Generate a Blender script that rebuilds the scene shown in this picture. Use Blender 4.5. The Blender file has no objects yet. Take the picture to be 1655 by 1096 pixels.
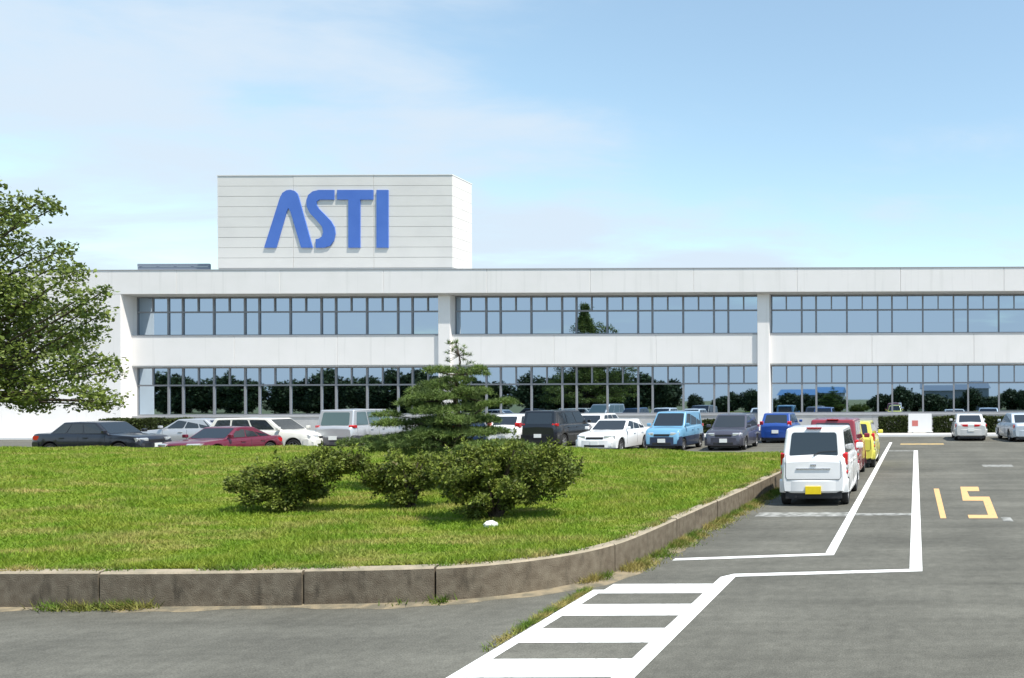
import bpy, bmesh, math, random
import numpy as np
from mathutils import Vector, Matrix
R = math.radians
random.seed(7); RNG = np.random.default_rng(11)
scene = bpy.context.scene
C = scene.collection

# ------------------------------------------------------------------ camera
F, CH, ROLL, PX, PY = 1300.0, 2.28, R(0.2), 1480.0, 642.0     # focal length and principal point in photo pixels
RV = Vector((math.cos(ROLL), 0, -math.sin(ROLL))); UV = Vector((math.sin(ROLL), 0, math.cos(ROLL)))
cd = bpy.data.cameras.new('camera'); cam = bpy.data.objects.new('camera', cd); C.objects.link(cam)
cd.sensor_width = 36; cd.lens = F / 1655 * 36
cd.shift_x = (827.5 - PX) / 1655; cd.shift_y = (PY - 548) / 1655
cd.clip_end = 6000; cd.clip_start = 0.05
m = Matrix((RV, UV, Vector((0, -1, 0)))).transposed().to_4x4(); m.translation = (0, 0, CH)
cam.matrix_world = m
scene.camera = cam

# ------------------------------------------------------------------ sky, sun, exposure
SUN_AZ = Vector((0.89, -0.455, 0)).normalized(); SUN_EL = R(60)
w = bpy.data.worlds.new('World'); scene.world = w; w.use_nodes = True
nt = w.node_tree; nt.nodes.clear(); N = nt.nodes.new; LK = nt.links.new
out = N('ShaderNodeOutputWorld'); bg = N('ShaderNodeBackground'); bg.inputs[1].default_value = 0.15
sky = N('ShaderNodeTexSky'); sky.sky_type = 'NISHITA'; sky.sun_disc = False
sky.sun_elevation = SUN_EL; sky.sun_rotation = math.atan2(SUN_AZ.x, SUN_AZ.y)
sky.air_density = 1.25; sky.dust_density = 0.5; sky.ozone_density = 0.3
tc = N('ShaderNodeTexCoord'); sp = N('ShaderNodeSeparateXYZ'); LK(tc.outputs['Generated'], sp.inputs[0])
def wm(op, a, b=None, c=None):
    n = N('ShaderNodeMath'); n.operation = op
    for i, v in enumerate((a, b, c)):
        if v is None: continue
        if isinstance(v, (int, float)): n.inputs[i].default_value = v
        else: LK(v, n.inputs[i])
    return n.outputs[0]
zc = wm('MAXIMUM', sp.outputs[2], 0.0)
den = wm('ADD', zc, 0.16)
cb = N('ShaderNodeCombineXYZ'); LK(wm('DIVIDE', sp.outputs[0], den), cb.inputs[0]); LK(wm('DIVIDE', sp.outputs[1], den), cb.inputs[1])
def cloud(scale, detail, off, stretch):
    mp = N('ShaderNodeMapping'); mp.inputs['Location'].default_value = off; mp.inputs['Scale'].default_value = stretch
    mp.inputs['Rotation'].default_value = (0, 0, R(-28))
    LK(cb.outputs[0], mp.inputs[0])
    n = N('ShaderNodeTexNoise'); n.inputs['Scale'].default_value = scale; n.inputs['Detail'].default_value = detail
    n.inputs['Roughness'].default_value = 0.58; n.inputs['Distortion'].default_value = 0.25
    LK(mp.outputs[0], n.inputs['Vector']); return n.outputs[0]
c1 = cloud(0.55, 2, (12.65, -3.3, 0), (1, 1, 1)); c2 = cloud(1.7, 7, (3.3, -2.7, 0), (1, 1.6, 1))
haze = wm('POWER', wm('SUBTRACT', 1.0, zc), 5.0)                      # thin veil that thickens toward the horizon
dens = wm('ADD', wm('ADD', wm('MULTIPLY', c1, 1.7), wm('MULTIPLY', c2, 1.3)), wm('MULTIPLY', haze, 1.2))
mr = N('ShaderNodeMapRange'); mr.interpolation_type = 'SMOOTHERSTEP'
mr.inputs['From Min'].default_value = 1.5; mr.inputs['From Max'].default_value = 2.2; mr.inputs['To Min'].default_value = 0.12; mr.inputs['To Max'].default_value = 0.95
LK(dens, mr.inputs[0])
mx = N('ShaderNodeMix'); mx.data_type = 'RGBA'; LK(mr.outputs[0], mx.inputs[0])
wb = N('ShaderNodeMix'); wb.data_type = 'RGBA'; wb.blend_type = 'MULTIPLY'; wb.inputs[0].default_value = 1.0; wb.inputs[7].default_value = (0.97, 1.06, 1.0, 1); LK(sky.outputs[0], wb.inputs[6]); LK(wb.outputs[2], mx.inputs[6]); mx.inputs[7].default_value = (3.38, 3.95, 4.55, 1)
LK(mx.outputs[2], bg.inputs[0]); LK(bg.outputs[0], out.inputs[0])
sd = bpy.data.lights.new('sun', 'SUN'); sd.energy = 4.6; sd.angle = R(0.53); sd.color = (1.0, 0.945, 0.85)
sun = bpy.data.objects.new('sun', sd); C.objects.link(sun)
to_sun = SUN_AZ * math.cos(SUN_EL) + Vector((0, 0, math.sin(SUN_EL)))
sun.rotation_euler = to_sun.to_track_quat('Z', 'Y').to_euler(); sun.location = (20, -10, 60)
vs = scene.view_settings; vs.view_transform = 'Standard'; vs.look = 'None'; vs.gamma = 1; vs.exposure = 0.5; vs.use_curve_mapping = False
scene.render.engine = 'CYCLES'; scene.cycles.max_bounces = 8

# ------------------------------------------------------------------ pixel to place
def ray(px, py): return RV * ((px - PX) / F) + UV * ((PY - py) / F) + Vector((0, 1, 0))
def gr(px, py, z=0.0):
    d = ray(px, py); t = (z - CH) / d.z; return Vector((d.x * t, t, z))
def at(px, py, Y):
    d = ray(px, py); return Vector((d.x * Y, Y, CH + d.z * Y))

# ------------------------------------------------------------------ materials
MATS = {}
def mat(name, col, rough=0.6, metal=0.0, coat=0.0, col2=None, nscale=3.0, ndetail=6, lo=0.35, hi=0.7, bump=0.0, bscale=60.0,
        emit=None, spec=0.5, trans=0.0, island=0.0, aniso=(1, 1, 1), third=None, alpha=None):
    if name in MATS: return MATS[name]
    mt = bpy.data.materials.new(name); mt.use_nodes = True; t = mt.node_tree; b = t.nodes['Principled BSDF']; L = t.links.new
    b.inputs['Base Color'].default_value = (*col, 1); b.inputs['Roughness'].default_value = rough; b.inputs['Metallic'].default_value = metal
    b.inputs['Coat Weight'].default_value = coat; b.inputs['Coat Roughness'].default_value = 0.05; b.inputs['Specular IOR Level'].default_value = spec
    co = t.nodes.new('ShaderNodeTexCoord'); ge = t.nodes.new('ShaderNodeNewGeometry')
    def noise(sc, de, a=(1, 1, 1)):
        mp = t.nodes.new('ShaderNodeMapping'); mp.inputs['Scale'].default_value = a; L(ge.outputs['Position'], mp.inputs[0])
        n = t.nodes.new('ShaderNodeTexNoise'); n.inputs['Scale'].default_value = sc; n.inputs['Detail'].default_value = de; L(mp.outputs[0], n.inputs['Vector']); return n.outputs[0]
    last = None
    if col2:
        r = t.nodes.new('ShaderNodeMapRange'); r.inputs['From Min'].default_value = lo; r.inputs['From Max'].default_value = hi; L(noise(nscale, ndetail, aniso), r.inputs[0])
        x = t.nodes.new('ShaderNodeMix'); x.data_type = 'RGBA'; L(r.outputs[0], x.inputs[0]); x.inputs[6].default_value = (*col, 1); x.inputs[7].default_value = (*col2, 1); last = x.outputs[2]
    if third:
        c3, sc3, lo3, hi3, an3 = third
        r = t.nodes.new('ShaderNodeMapRange'); r.inputs['From Min'].default_value = lo3; r.inputs['From Max'].default_value = hi3; L(noise(sc3, 5, an3), r.inputs[0])
        x = t.nodes.new('ShaderNodeMix'); x.data_type = 'RGBA'; L(r.outputs[0], x.inputs[0]); L(last, x.inputs[6]); x.inputs[7].default_value = (*c3, 1); last = x.outputs[2]
    if island:
        h = t.nodes.new('ShaderNodeHueSaturation'); r = t.nodes.new('ShaderNodeMapRange'); L(ge.outputs['Random Per Island'], r.inputs[0])
        r.inputs['To Min'].default_value = 1 - island; r.inputs['To Max'].default_value = 1 + island; L(r.outputs[0], h.inputs['Value'])
        if last: L(last, h.inputs['Color'])
        else: h.inputs['Color'].default_value = (*col, 1)
        last = h.outputs[0]
    if last: L(last, b.inputs['Base Color'])
    if bump:
        bp = t.nodes.new('ShaderNodeBump'); bp.inputs['Strength'].default_value = bump; bp.inputs['Distance'].default_value = 0.02; L(noise(bscale, 4), bp.inputs['Height']); L(bp.outputs[0], b.inputs['Normal'])
    if trans:
        tr = t.nodes.new('ShaderNodeBsdfTranslucent'); ms = t.nodes.new('ShaderNodeMixShader'); ms.inputs[0].default_value = trans
        if last: L(last, tr.inputs[0])
        else: tr.inputs[0].default_value = (*col, 1)
        L(b.outputs[0], ms.inputs[1]); L(tr.outputs[0], ms.inputs[2]); L(ms.outputs[0], t.nodes['Material Output'].inputs[0])
    MATS[name] = mt; return mt

def asphalt():
    mt = bpy.data.materials.new('asphalt'); mt.use_nodes = True; t = mt.node_tree; b = t.nodes['Principled BSDF']; L = t.links.new
    ge = t.nodes.new('ShaderNodeNewGeometry')
    def nz(sc, de, a=(1, 1, 1), rot=0.0):
        mp = t.nodes.new('ShaderNodeMapping'); mp.inputs['Scale'].default_value = a; mp.inputs['Rotation'].default_value = (0, 0, rot); L(ge.outputs['Position'], mp.inputs[0])
        n = t.nodes.new('ShaderNodeTexNoise'); n.inputs['Scale'].default_value = sc; n.inputs['Detail'].default_value = de; n.inputs['Roughness'].default_value = 0.65; L(mp.outputs[0], n.inputs['Vector']); return n.outputs[0]
    def rng(v, a, b_, c, d):
        r = t.nodes.new('ShaderNodeMapRange'); L(v, r.inputs[0])
        for k_, q_ in zip(('From Min', 'From Max', 'To Min', 'To Max'), (a, b_, c, d)): r.inputs[k_].default_value = q_
        return r.outputs[0]
    def mul(a, b_):
        n = t.nodes.new('ShaderNodeMath'); n.operation = 'MULTIPLY'; L(a, n.inputs[0]); L(b_, n.inputs[1]); return n.outputs[0]
    patch = rng(nz(0.33, 9), 0.3, 0.7, 0.76, 1.24); streak = rng(nz(0.9, 7, (0.16, 1.6, 1), 0.1), 0.3, 0.7, 0.80, 1.22); wear = rng(nz(0.8, 5, (1.5, 0.16, 1)), 0.35, 0.7, 0.93, 1.10)
    grain = rng(nz(60, 4), 0.25, 0.75, 0.55, 1.45); mott = rng(nz(7, 6), 0.3, 0.7, 0.84, 1.16)
    vo = t.nodes.new('ShaderNodeTexVoronoi'); vo.feature = 'DISTANCE_TO_EDGE'; vo.inputs['Scale'].default_value = 0.23
    wv = t.nodes.new('ShaderNodeMix'); wv.data_type = 'VECTOR'; wv.inputs[0].default_value = 0.12; n2 = t.nodes.new('ShaderNodeTexNoise'); n2.inputs['Scale'].default_value = 1.2; n2.inputs['Detail'].default_value = 6
    L(ge.outputs['Position'], n2.inputs['Vector']); sc_ = t.nodes.new('ShaderNodeVectorMath'); sc_.operation = 'SCALE'; sc_.inputs['Scale'].default_value = 12; L(n2.outputs['Color'], sc_.inputs[0])
    L(ge.outputs['Position'], wv.inputs[4]); L(sc_.outputs[0], wv.inputs[5]); L(wv.outputs[1], vo.inputs['Vector'])
    crack = rng(vo.outputs['Distance'], 0.0, 0.0028, 0.86, 1.0)
    v = mul(mul(mul(patch, streak), mul(wear, grain)), mul(mott, crack))
    sc = t.nodes.new('ShaderNodeVectorMath'); sc.operation = 'SCALE'; sc.inputs[0].default_value = (0.112, 0.109, 0.092); L(v, sc.inputs['Scale']); L(sc.outputs[0], b.inputs['Base Color'])
    b.inputs['Roughness'].default_value = 0.88; b.inputs['Specular IOR Level'].default_value = 0.25
    bp = t.nodes.new('ShaderNodeBump'); bp.inputs['Strength'].default_value = 0.5; bp.inputs['Distance'].default_value = 0.01; L(nz(75, 3), bp.inputs['Height']); L(bp.outputs[0], b.inputs['Normal'])
    return mt
ASPHALT = asphalt()
PAINT = mat('road_paint_white', (0.80, 0.80, 0.78), 0.7, col2=(0.66, 0.66, 0.63), nscale=5, lo=0.45, hi=0.75, bump=0.3, third=((0.34, 0.34, 0.32), 13, 0.58, 0.74, (1, 1, 1)))
PAINTW = mat('road_paint_worn', (0.33, 0.33, 0.31), 0.8, col2=(0.15, 0.15, 0.135), nscale=6, lo=0.4, hi=0.6)
YPAINT = mat('road_paint_yellow', (0.66, 0.40, 0.17), 0.75, col2=(0.54, 0.35, 0.165), nscale=5, lo=0.45, hi=0.75, third=((0.30, 0.26, 0.17), 9, 0.60, 0.72, (1, 1, 1)))
YWORN = mat('road_paint_yellow_worn', (0.50, 0.34, 0.13), 0.8, col2=(0.28, 0.24, 0.16), nscale=4, lo=0.4, hi=0.65)
EARTH = mat('soil', (0.16, 0.13, 0.08), 0.95, col2=(0.09, 0.12, 0.03), nscale=3, bump=0.5, bscale=30)
FIELD = mat('field', (0.09, 0.12, 0.04), 0.95, col2=(0.15, 0.14, 0.07), nscale=0.2)
LAWN = mat('lawn_turf', (0.145, 0.22, 0.02), 0.95, col2=(0.21, 0.245, 0.035), nscale=1.6, lo=0.4, hi=0.72, bump=0.6, bscale=40, spec=0.1,
           third=((0.36, 0.29, 0.12), 1.6, 0.49, 0.78, (0.5, 1.3, 1)))
GRASS = mat('grass_blade', (0.16, 0.26, 0.02), 0.6, col2=(0.25, 0.30, 0.036), nscale=1.6, lo=0.4, hi=0.7, island=0.22, trans=0.3, spec=0.25,
            third=((0.41, 0.345, 0.125), 1.6, 0.49, 0.78, (0.5, 1.3, 1)))
WEED = mat('weed_blade', (0.10, 0.17, 0.02), 0.6, col2=(0.32, 0.27, 0.09), nscale=2.3, lo=0.42, hi=0.6, island=0.35, trans=0.25, spec=0.2)
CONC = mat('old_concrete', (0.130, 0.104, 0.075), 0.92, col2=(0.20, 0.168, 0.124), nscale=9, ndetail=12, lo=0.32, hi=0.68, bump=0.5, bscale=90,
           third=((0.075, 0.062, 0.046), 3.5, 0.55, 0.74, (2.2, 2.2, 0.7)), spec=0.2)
CONCTOP = mat('pale_concrete_cap', (0.36, 0.30, 0.22), 0.92, col2=(0.24, 0.21, 0.15), nscale=5, bump=0.4, bscale=40)  # paler tone for the top faces of the wall blocks
KERBM = mat('pale_concrete', (0.55, 0.54, 0.52), 0.85, col2=(0.42, 0.41, 0.39), nscale=2)
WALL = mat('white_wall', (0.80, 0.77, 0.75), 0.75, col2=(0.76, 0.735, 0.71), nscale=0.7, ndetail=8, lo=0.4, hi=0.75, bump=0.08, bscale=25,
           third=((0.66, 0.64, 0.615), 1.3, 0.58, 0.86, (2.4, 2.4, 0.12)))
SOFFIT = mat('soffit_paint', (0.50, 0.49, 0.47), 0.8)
PANEL = mat('sign_panel', (0.72, 0.70, 0.67), 0.6, col2=(0.68, 0.66, 0.635), nscale=0.6, lo=0.4, hi=0.7, island=0.0)
JOINT = mat('panel_joint', (0.58, 0.58, 0.57), 0.8)
BLUE = mat('blue_letter', (0.062, 0.155, 0.52), 0.45, col2=(0.075, 0.175, 0.55), nscale=1.0)
BASEG = mat('grey_base_wall', (0.40, 0.40, 0.40), 0.85, col2=(0.34, 0.34, 0.335), nscale=1.5)
FRAME = mat('window_frame', (0.23, 0.235, 0.25), 0.5, metal=0.1)
SILL = mat('metal_sill', (0.42, 0.42, 0.43), 0.5, metal=0.2)
GLASS = mat('mirror_glass', (0.41, 0.51, 0.61), 0.015, metal=1.0, bump=0.02, bscale=0.35)
LOUV = mat('roof_louvre', (0.20, 0.23, 0.29), 0.6)
ROOFM = mat('roof_felt', (0.35, 0.35, 0.34), 0.9)
BARK = mat('bark', (0.085, 0.062, 0.042), 0.95, col2=(0.045, 0.035, 0.028), nscale=14, bump=0.6, bscale=30)
LEAF = mat('broad_leaf', (0.19, 0.235, 0.05), 0.5, col2=(0.10, 0.145, 0.034), nscale=2.2, lo=0.38, hi=0.66, island=0.4, trans=0.25, spec=0.3)
NEEDLE = mat('pine_needle', (0.165, 0.235, 0.058), 0.55, col2=(0.075, 0.115, 0.036), nscale=3.0, lo=0.4, hi=0.65, island=0.4, trans=0.15, spec=0.25)
SHRUB = mat('shrub_leaf', (0.165, 0.205, 0.032), 0.55, col2=(0.085, 0.115, 0.024), nscale=4.5, lo=0.4, hi=0.65, island=0.45, trans=0.2, spec=0.25,
            third=((0.11, 0.075, 0.035), 7, 0.6, 0.75, (1, 1, 1)))
HEDGE = mat('hedge_leaf', (0.050, 0.068, 0.016), 0.6, col2=(0.030, 0.042, 0.012), nscale=4, island=0.4, trans=0.15, spec=0.2)
DARKTREE = mat('dark_leaf', (0.055, 0.085, 0.032), 0.6, col2=(0.034, 0.052, 0.024), nscale=1.2, island=0.4, trans=0.1, spec=0.2)
RUBBER = mat('tyre_rubber', (0.018, 0.018, 0.018), 0.85)
RIM = mat('wheel_rim', (0.45, 0.45, 0.46), 0.35, metal=0.8)
BLACKP = mat('black_plastic', (0.018, 0.018, 0.02), 0.55)
CARGLASS = mat('car_glass', (0.020, 0.026, 0.033), 0.06, spec=0.9)
CARGLASSP = mat('car_glass_pale', (0.10, 0.15, 0.16), 0.06, spec=0.9)
REDL = mat('tail_lamp_red', (0.50, 0.010, 0.012), 0.2, coat=0.6)
AMBER = mat('lamp_amber', (0.75, 0.26, 0.02), 0.25, coat=0.5)
CLEARL = mat('head_lamp_clear', (0.62, 0.64, 0.66), 0.12, metal=0.4, coat=1.0)
PLATEY = mat('plate_yellow', (0.80, 0.60, 0.01), 0.45, col2=(0.72, 0.53, 0.01), nscale=8)
PLATEW = mat('plate_white', (0.75, 0.76, 0.74), 0.45)
CHROME = mat('chrome', (0.6, 0.6, 0.6), 0.15, metal=1.0)
SIGNW = mat('sign_white', (0.78, 0.77, 0.76), 0.55)
SIGNR = mat('sign_red', (0.55, 0.16, 0.14), 0.6)
STONE = mat('white_stone', (0.74, 0.75, 0.73), 0.8, col2=(0.6, 0.6, 0.58), nscale=12, bump=0.4)
def carpaint(name, c, metal=0.0, rough=0.3): return mat(name, c, rough, metal=metal, coat=0.7, col2=tuple(v * 0.93 for v in c), nscale=0.8)

# ------------------------------------------------------------------ mesh helpers
def link(name, me, parent=None, loc=None, kind=None):
    o = bpy.data.objects.new(name, me); C.objects.link(o)
    if parent is not None: o.parent = parent
    if loc is not None: o.location = loc
    if kind: o['kind'] = kind
    return o
def empty(name, loc=(0, 0, 0), rz=0.0):
    o = bpy.data.objects.new(name, None); C.objects.link(o); o.location = loc; o.rotation_euler = (0, 0, rz); o.empty_display_size = 0.3; return o
def tag(o, label, cat, group=None):
    o['label'] = label; o['category'] = cat
    if group: o['group'] = group
    return o
def mesh(name, verts, faces, mats, mi=None, smooth=False, sharp=None):
    me = bpy.data.meshes.new(name); me.from_pydata([tuple(v) for v in verts], [], faces)
    for q in (mats if isinstance(mats, (list, tuple)) else [mats]): me.materials.append(q)
    if mi is not None: me.polygons.foreach_set('material_index', mi)
    if smooth or sharp is not None:
        me.polygons.foreach_set('use_smooth', [True] * len(me.polygons))
        if sharp is not None: me.set_sharp_from_angle(angle=sharp)
    me.update(); return me
def fixnormals(me):
    bm = bmesh.new(); bm.from_mesh(me); bmesh.ops.recalc_face_normals(bm, faces=bm.faces); bm.to_mesh(me); bm.free(); return me
BOXF = [(0, 3, 2, 1), (4, 5, 6, 7), (0, 1, 5, 4), (1, 2, 6, 5), (2, 3, 7, 6), (3, 0, 4, 7)]
class MB:
    def __init__(s): s.v = []; s.f = []; s.mi = []
    def add(s, vs, fs, mi=0):
        b = len(s.v); s.v += [tuple(v) for v in vs]; s.f += [tuple(i + b for i in f) for f in fs]; s.mi += [mi] * len(fs); return s
    def box(s, x0, x1, y0, y1, z0, z1, mi=0):
        return s.add([(x0, y0, z0), (x1, y0, z0), (x1, y1, z0), (x0, y1, z0), (x0, y0, z1), (x1, y0, z1), (x1, y1, z1), (x0, y1, z1)], BOXF, mi)
    def prism(s, poly, z0, z1, mi=0):                      # polygon in xy, ccw
        n = len(poly); vs = [(x, y, z0) for x, y in poly] + [(x, y, z1) for x, y in poly]
        return s.add(vs, [tuple(range(n - 1, -1, -1)), tuple(range(n, 2 * n))] + [(i, (i + 1) % n, n + (i + 1) % n, n + i) for i in range(n)], mi)
    def tube(s, pts, rad, n=7, mi=0):
        pts = [Vector(p) for p in pts]; b = len(s.v); rings = []
        for i, p in enumerate(pts):
            t = (pts[min(i + 1, len(pts) - 1)] - pts[max(i - 1, 0)]).normalized()
            a = t.cross(Vector((0.3, 0.9, 0.31))).normalized(); c = t.cross(a)
            for k in range(n):
                an = 2 * math.pi * k / n; s.v.append(tuple(p + (a * math.cos(an) + c * math.sin(an)) * rad[i]))
        for i in range(len(pts) - 1):
            for k in range(n):
                s.f.append((b + i * n + k, b + i * n + (k + 1) % n, b + (i + 1) * n + (k + 1) % n, b + (i + 1) * n + k)); s.mi.append(mi)
        s.f.append(tuple(b + k for k in range(n - 1, -1, -1))); s.mi.append(mi)
        s.f.append(tuple(b + (len(pts) - 1) * n + k for k in range(n))); s.mi.append(mi); return s
    def lathe(s, prof, axis='y', n=24, mi=0, c=(0, 0, 0)):   # prof: (radius, offset) closed ring
        b = len(s.v); k = len(prof)
        for j in range(n):
            a = 2 * math.pi * j / n
            for r, o in prof: s.v.append((c[0] + r * math.cos(a), c[1] + o, c[2] + r * math.sin(a)))
        for j in range(n):
            for i in range(k):
                s.f.append((b + j * k + i, b + j * k + (i + 1) % k, b + ((j + 1) % n) * k + (i + 1) % k, b + ((j + 1) % n) * k + i)); s.mi.append(mi)
        return s
    def me(s, name, mats, smooth=False, sharp=None, fix=False):
        q = mesh(name, s.v, s.f, mats, s.mi, smooth, sharp)
        if fix: fixnormals(q)
        return q
def boxobj(name, x0, x1, y0, y1, z0, z1, mt, parent=None, kind=None, bevel=0.0):
    o = link(name, MB().box(x0, x1, y0, y1, z0, z1).me(name, mt), parent, None, kind)
    if bevel:
        b = o.modifiers.new('bevel', 'BEVEL'); b.width = bevel; b.segments = 2; b.limit_method = 'ANGLE'
    return o
def fast_quads(name, verts, mt, nper=4, kind=None, parent=None):   # verts: (n, nper, 3) numpy, one island per face
    n = verts.shape[0]; me = bpy.data.meshes.new(name)
    me.vertices.add(n * nper); me.vertices.foreach_set('co', verts.reshape(-1).astype(np.float32))
    me.loops.add(n * nper); me.loops.foreach_set('vertex_index', np.arange(n * nper, dtype=np.int32))
    me.polygons.add(n); me.polygons.foreach_set('loop_start', np.arange(0, n * nper, nper, dtype=np.int32))
    me.polygons.foreach_set('loop_total', np.full(n, nper, dtype=np.int32))
    me.materials.append(mt); me.update(calc_edges=True); me.validate()
    return me
def unit(a): return a / (np.linalg.norm(a, axis=1, keepdims=True) + 1e-9)
def leaf_faces(pos, size, up=0.35, aspect=0.55, outward=None):
    n = len(pos); d = unit(RNG.normal(size=(n, 3)) + (0 if outward is None else outward * 0.7))
    nr = RNG.normal(size=(n, 3)); nr[:, 2] += up * 3; nr = unit(nr)
    s = unit(np.cross(d, nr)); L = (size * RNG.uniform(0.6, 1.35, n))[:, None]
    bend = nr * L * 0.12
    return np.stack([pos, pos + d * L * 0.5 + s * L * aspect * 0.5 - bend, pos + d * L, pos + d * L * 0.5 - s * L * aspect * 0.5 - bend], 1)
def ball(n, shell=0.0):
    v = unit(RNG.normal(size=(n, 3))); r = RNG.uniform(shell ** 3, 1, n) ** (1 / 3); return v * r[:, None]

# ------------------------------------------------------------------ the setting: ground, road, pavement
ground = link('ground', mesh('ground', [(-2500, -2500, -0.03), (2500, -2500, -0.03), (2500, 2500, -0.03), (-2500, 2500, -0.03)], [(0, 1, 2, 3)], FIELD), kind='structure')
road = link('road', mesh('road', [(-90, -14, 0), (60, -14, 0), (60, 46.6, 0), (-90, 46.6, 0)], [(0, 1, 2, 3)], ASPHALT), kind='structure')
pav = boxobj('pavement', -90, 60, 46.78, 51.3, -0.02, 0.12, KERBM, kind='structure')
kerb = boxobj('kerb', -90, 60, 46.6, 46.78, -0.02, 0.135, SIGNW, kind='structure', bevel=0.015)

def marking(name, poly, mt, z=0.004, label=None):
    poly = [(p[0], p[1]) for p in poly]
    a = sum(poly[i][0] * poly[(i + 1) % len(poly)][1] - poly[(i + 1) % len(poly)][0] * poly[i][1] for i in range(len(poly)))
    if a < 0: poly = poly[::-1]
    return link(name, mesh(name, [(x, y, z) for x, y in poly], [tuple(range(len(poly)))], mt), road)
def rect(x0, x1, y0, y1): return [(x0, y0), (x1, y0), (x1, y1), (x0, y1)]
# walkway lines and ladder crossing
marking('painted_line', rect(-3.84, -3.71, 4.0, 9.56), PAINT); marking('painted_line', rect(-2.49, -2.30, 4.0, 10.22), PAINT)
for y in (9.62, 8.66, 7.73, 6.80, 5.87, 4.94):
    marking('crossing_stripe', rect(-3.71, -2.49, y - 0.235, y + 0.235), PAINT, 0.0041)
marking('painted_line', [(-2.49, 10.22), (-2.30, 10.22), (-2.30, 10.24), (0.08, 10.52), (0.08, 10.68), (-2.36, 10.40)], PAINT, 0.0042)
marking('painted_line', rect(-0.09, 0.08, 10.68, 34.4), PAINT)
marking('painted_line', [(-3.42, 11.27), (-1.19, 11.62), (-1.19, 11.78), (-3.42, 11.42)], PAINT)
marking('painted_line', rect(-1.33, -1.19, 11.78, 40.6), PAINT)
marking('painted_line', rect(-1.19, -0.09, 33.9, 34.4), PAINTW, 0.0043)
marking('worn_line', rect(-3.1, -1.33, 15.4, 15.95), PAINTW); marking('worn_line', rect(-1.19, -0.09, 15.5, 15.8), PAINTW)
marking('worn_line', rect(2.2, 3.2, 26.2, 27.0), PAINTW); marking('worn_line', rect(1.60, 1.78, 14.7, 15.2), PAINTW)
marking('painted_line', rect(-0.75, 1.35, 38.5, 39.6), YWORN)
# painted number 15
def gp(*pts): return [gr(*p) for p in pts]
marking('painted_digit', gp((1509, 790), (1517.5, 790), (1529.5, 838), (1520, 838)), YPAINT)
marking('painted_digit', gp((1552, 787), (1581, 787), (1583, 794), (1563, 794), (1567, 803), (1599, 803), (1613, 838), (1566, 838), (1564, 832.5), (1597, 832.5), (1589, 809.5), (1556, 809.5)), YPAINT)

# ------------------------------------------------------------------ lawn and its retaining wall
WZ = 0.40
path = [(-46, 8.75), (-30, 8.75), (-20, 8.77), (-12, 8.78), (-9.0, 8.78), (-7.9, 8.79), (-6.74, 8.84), (-6.0, 8.88), (-5.37, 8.97), (-4.91, 9.13), (-4.55, 9.36), (-4.25, 9.66), (-4.03, 10.03),
        (-3.88, 10.5), (-3.80, 11.24), (-3.74, 12.5), (-3.66, 14.4), (-3.50, 18), (-3.40, 22), (-3.34, 25), (-3.3, 29.5)]
def catmull(P, n=14):
    o = []
    for i in range(len(P) - 1):
        p0 = np.array(P[max(i - 1, 0)]); p1 = np.array(P[i]); p2 = np.array(P[i + 1]); p3 = np.array(P[min(i + 2, len(P) - 1)])
        for k in range(n):
            t = k / n; o.append(0.5 * (2 * p1 + (p2 - p0) * t + (2 * p0 - 5 * p1 + 4 * p2 - p3) * t * t + (3 * p1 - p0 - 3 * p2 + p3) * t ** 3))
    o.append(np.array(P[-1])); return np.array(o)
PTH = catmull(path); PTH[:, 0] = np.maximum.accumulate(PTH[:, 0])
SEG = np.r_[0, np.cumsum(np.linalg.norm(np.diff(PTH, axis=0), axis=1))]
def pth(s): return np.array([np.interp(s, SEG, PTH[:, 0]), np.interp(s, SEG, PTH[:, 1])])
def ptn(s):
    d = pth(s + 0.05) - pth(s - 0.05); d /= np.linalg.norm(d) + 1e-9; return np.array([-d[1], d[0]])     # inward, to the lawn
wall = empty('retaining_wall', (*pth(SEG[-1] * 0.8), 0)); tag(wall, 'low brown concrete block wall holding up the lawn along the road', 'wall')
joints = []; s0 = np.interp(-6.74, PTH[:, 0], SEG)
s = s0
while s > 12: s -= 2.18
while s < SEG[-1]: joints.append(s); s += 2.18 if s < s0 - 0.1 or s > s0 + 1 else 1.38
wl = Vector(wall.location)
for j in range(len(joints) - 1):
    a, b = joints[j] + 0.012, joints[j + 1] - 0.012
    if pth(b)[0] < -24: continue
    n = max(3, int((b - a) / 0.22)); mb = MB(); jit = random.uniform(-0.008, 0.008); vs = []
    ht = WZ + random.uniform(-0.006, 0.006)
    for i in range(n + 1):
        q = a + (b - a) * i / n; p = pth(q); nn = ptn(q)
        for off, z in ((0 + jit, -0.03), (0 + jit, ht - 0.018), (0.018 + jit, ht), (0.17, ht), (0.17, -0.03)):
            vs.append((p[0] + nn[0] * off - wl.x, p[1] + nn[1] * off - wl.y, z))
    fs = []; mi = []
    for i in range(n):
        for k in range(5):
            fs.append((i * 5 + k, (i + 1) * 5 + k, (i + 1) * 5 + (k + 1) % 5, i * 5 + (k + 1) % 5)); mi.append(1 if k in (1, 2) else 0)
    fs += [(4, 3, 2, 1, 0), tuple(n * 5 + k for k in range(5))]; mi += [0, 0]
    link('concrete_block', fixnormals(mesh('concrete_block', vs, fs, [CONC, CONCTOP], mi)), wall)

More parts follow.
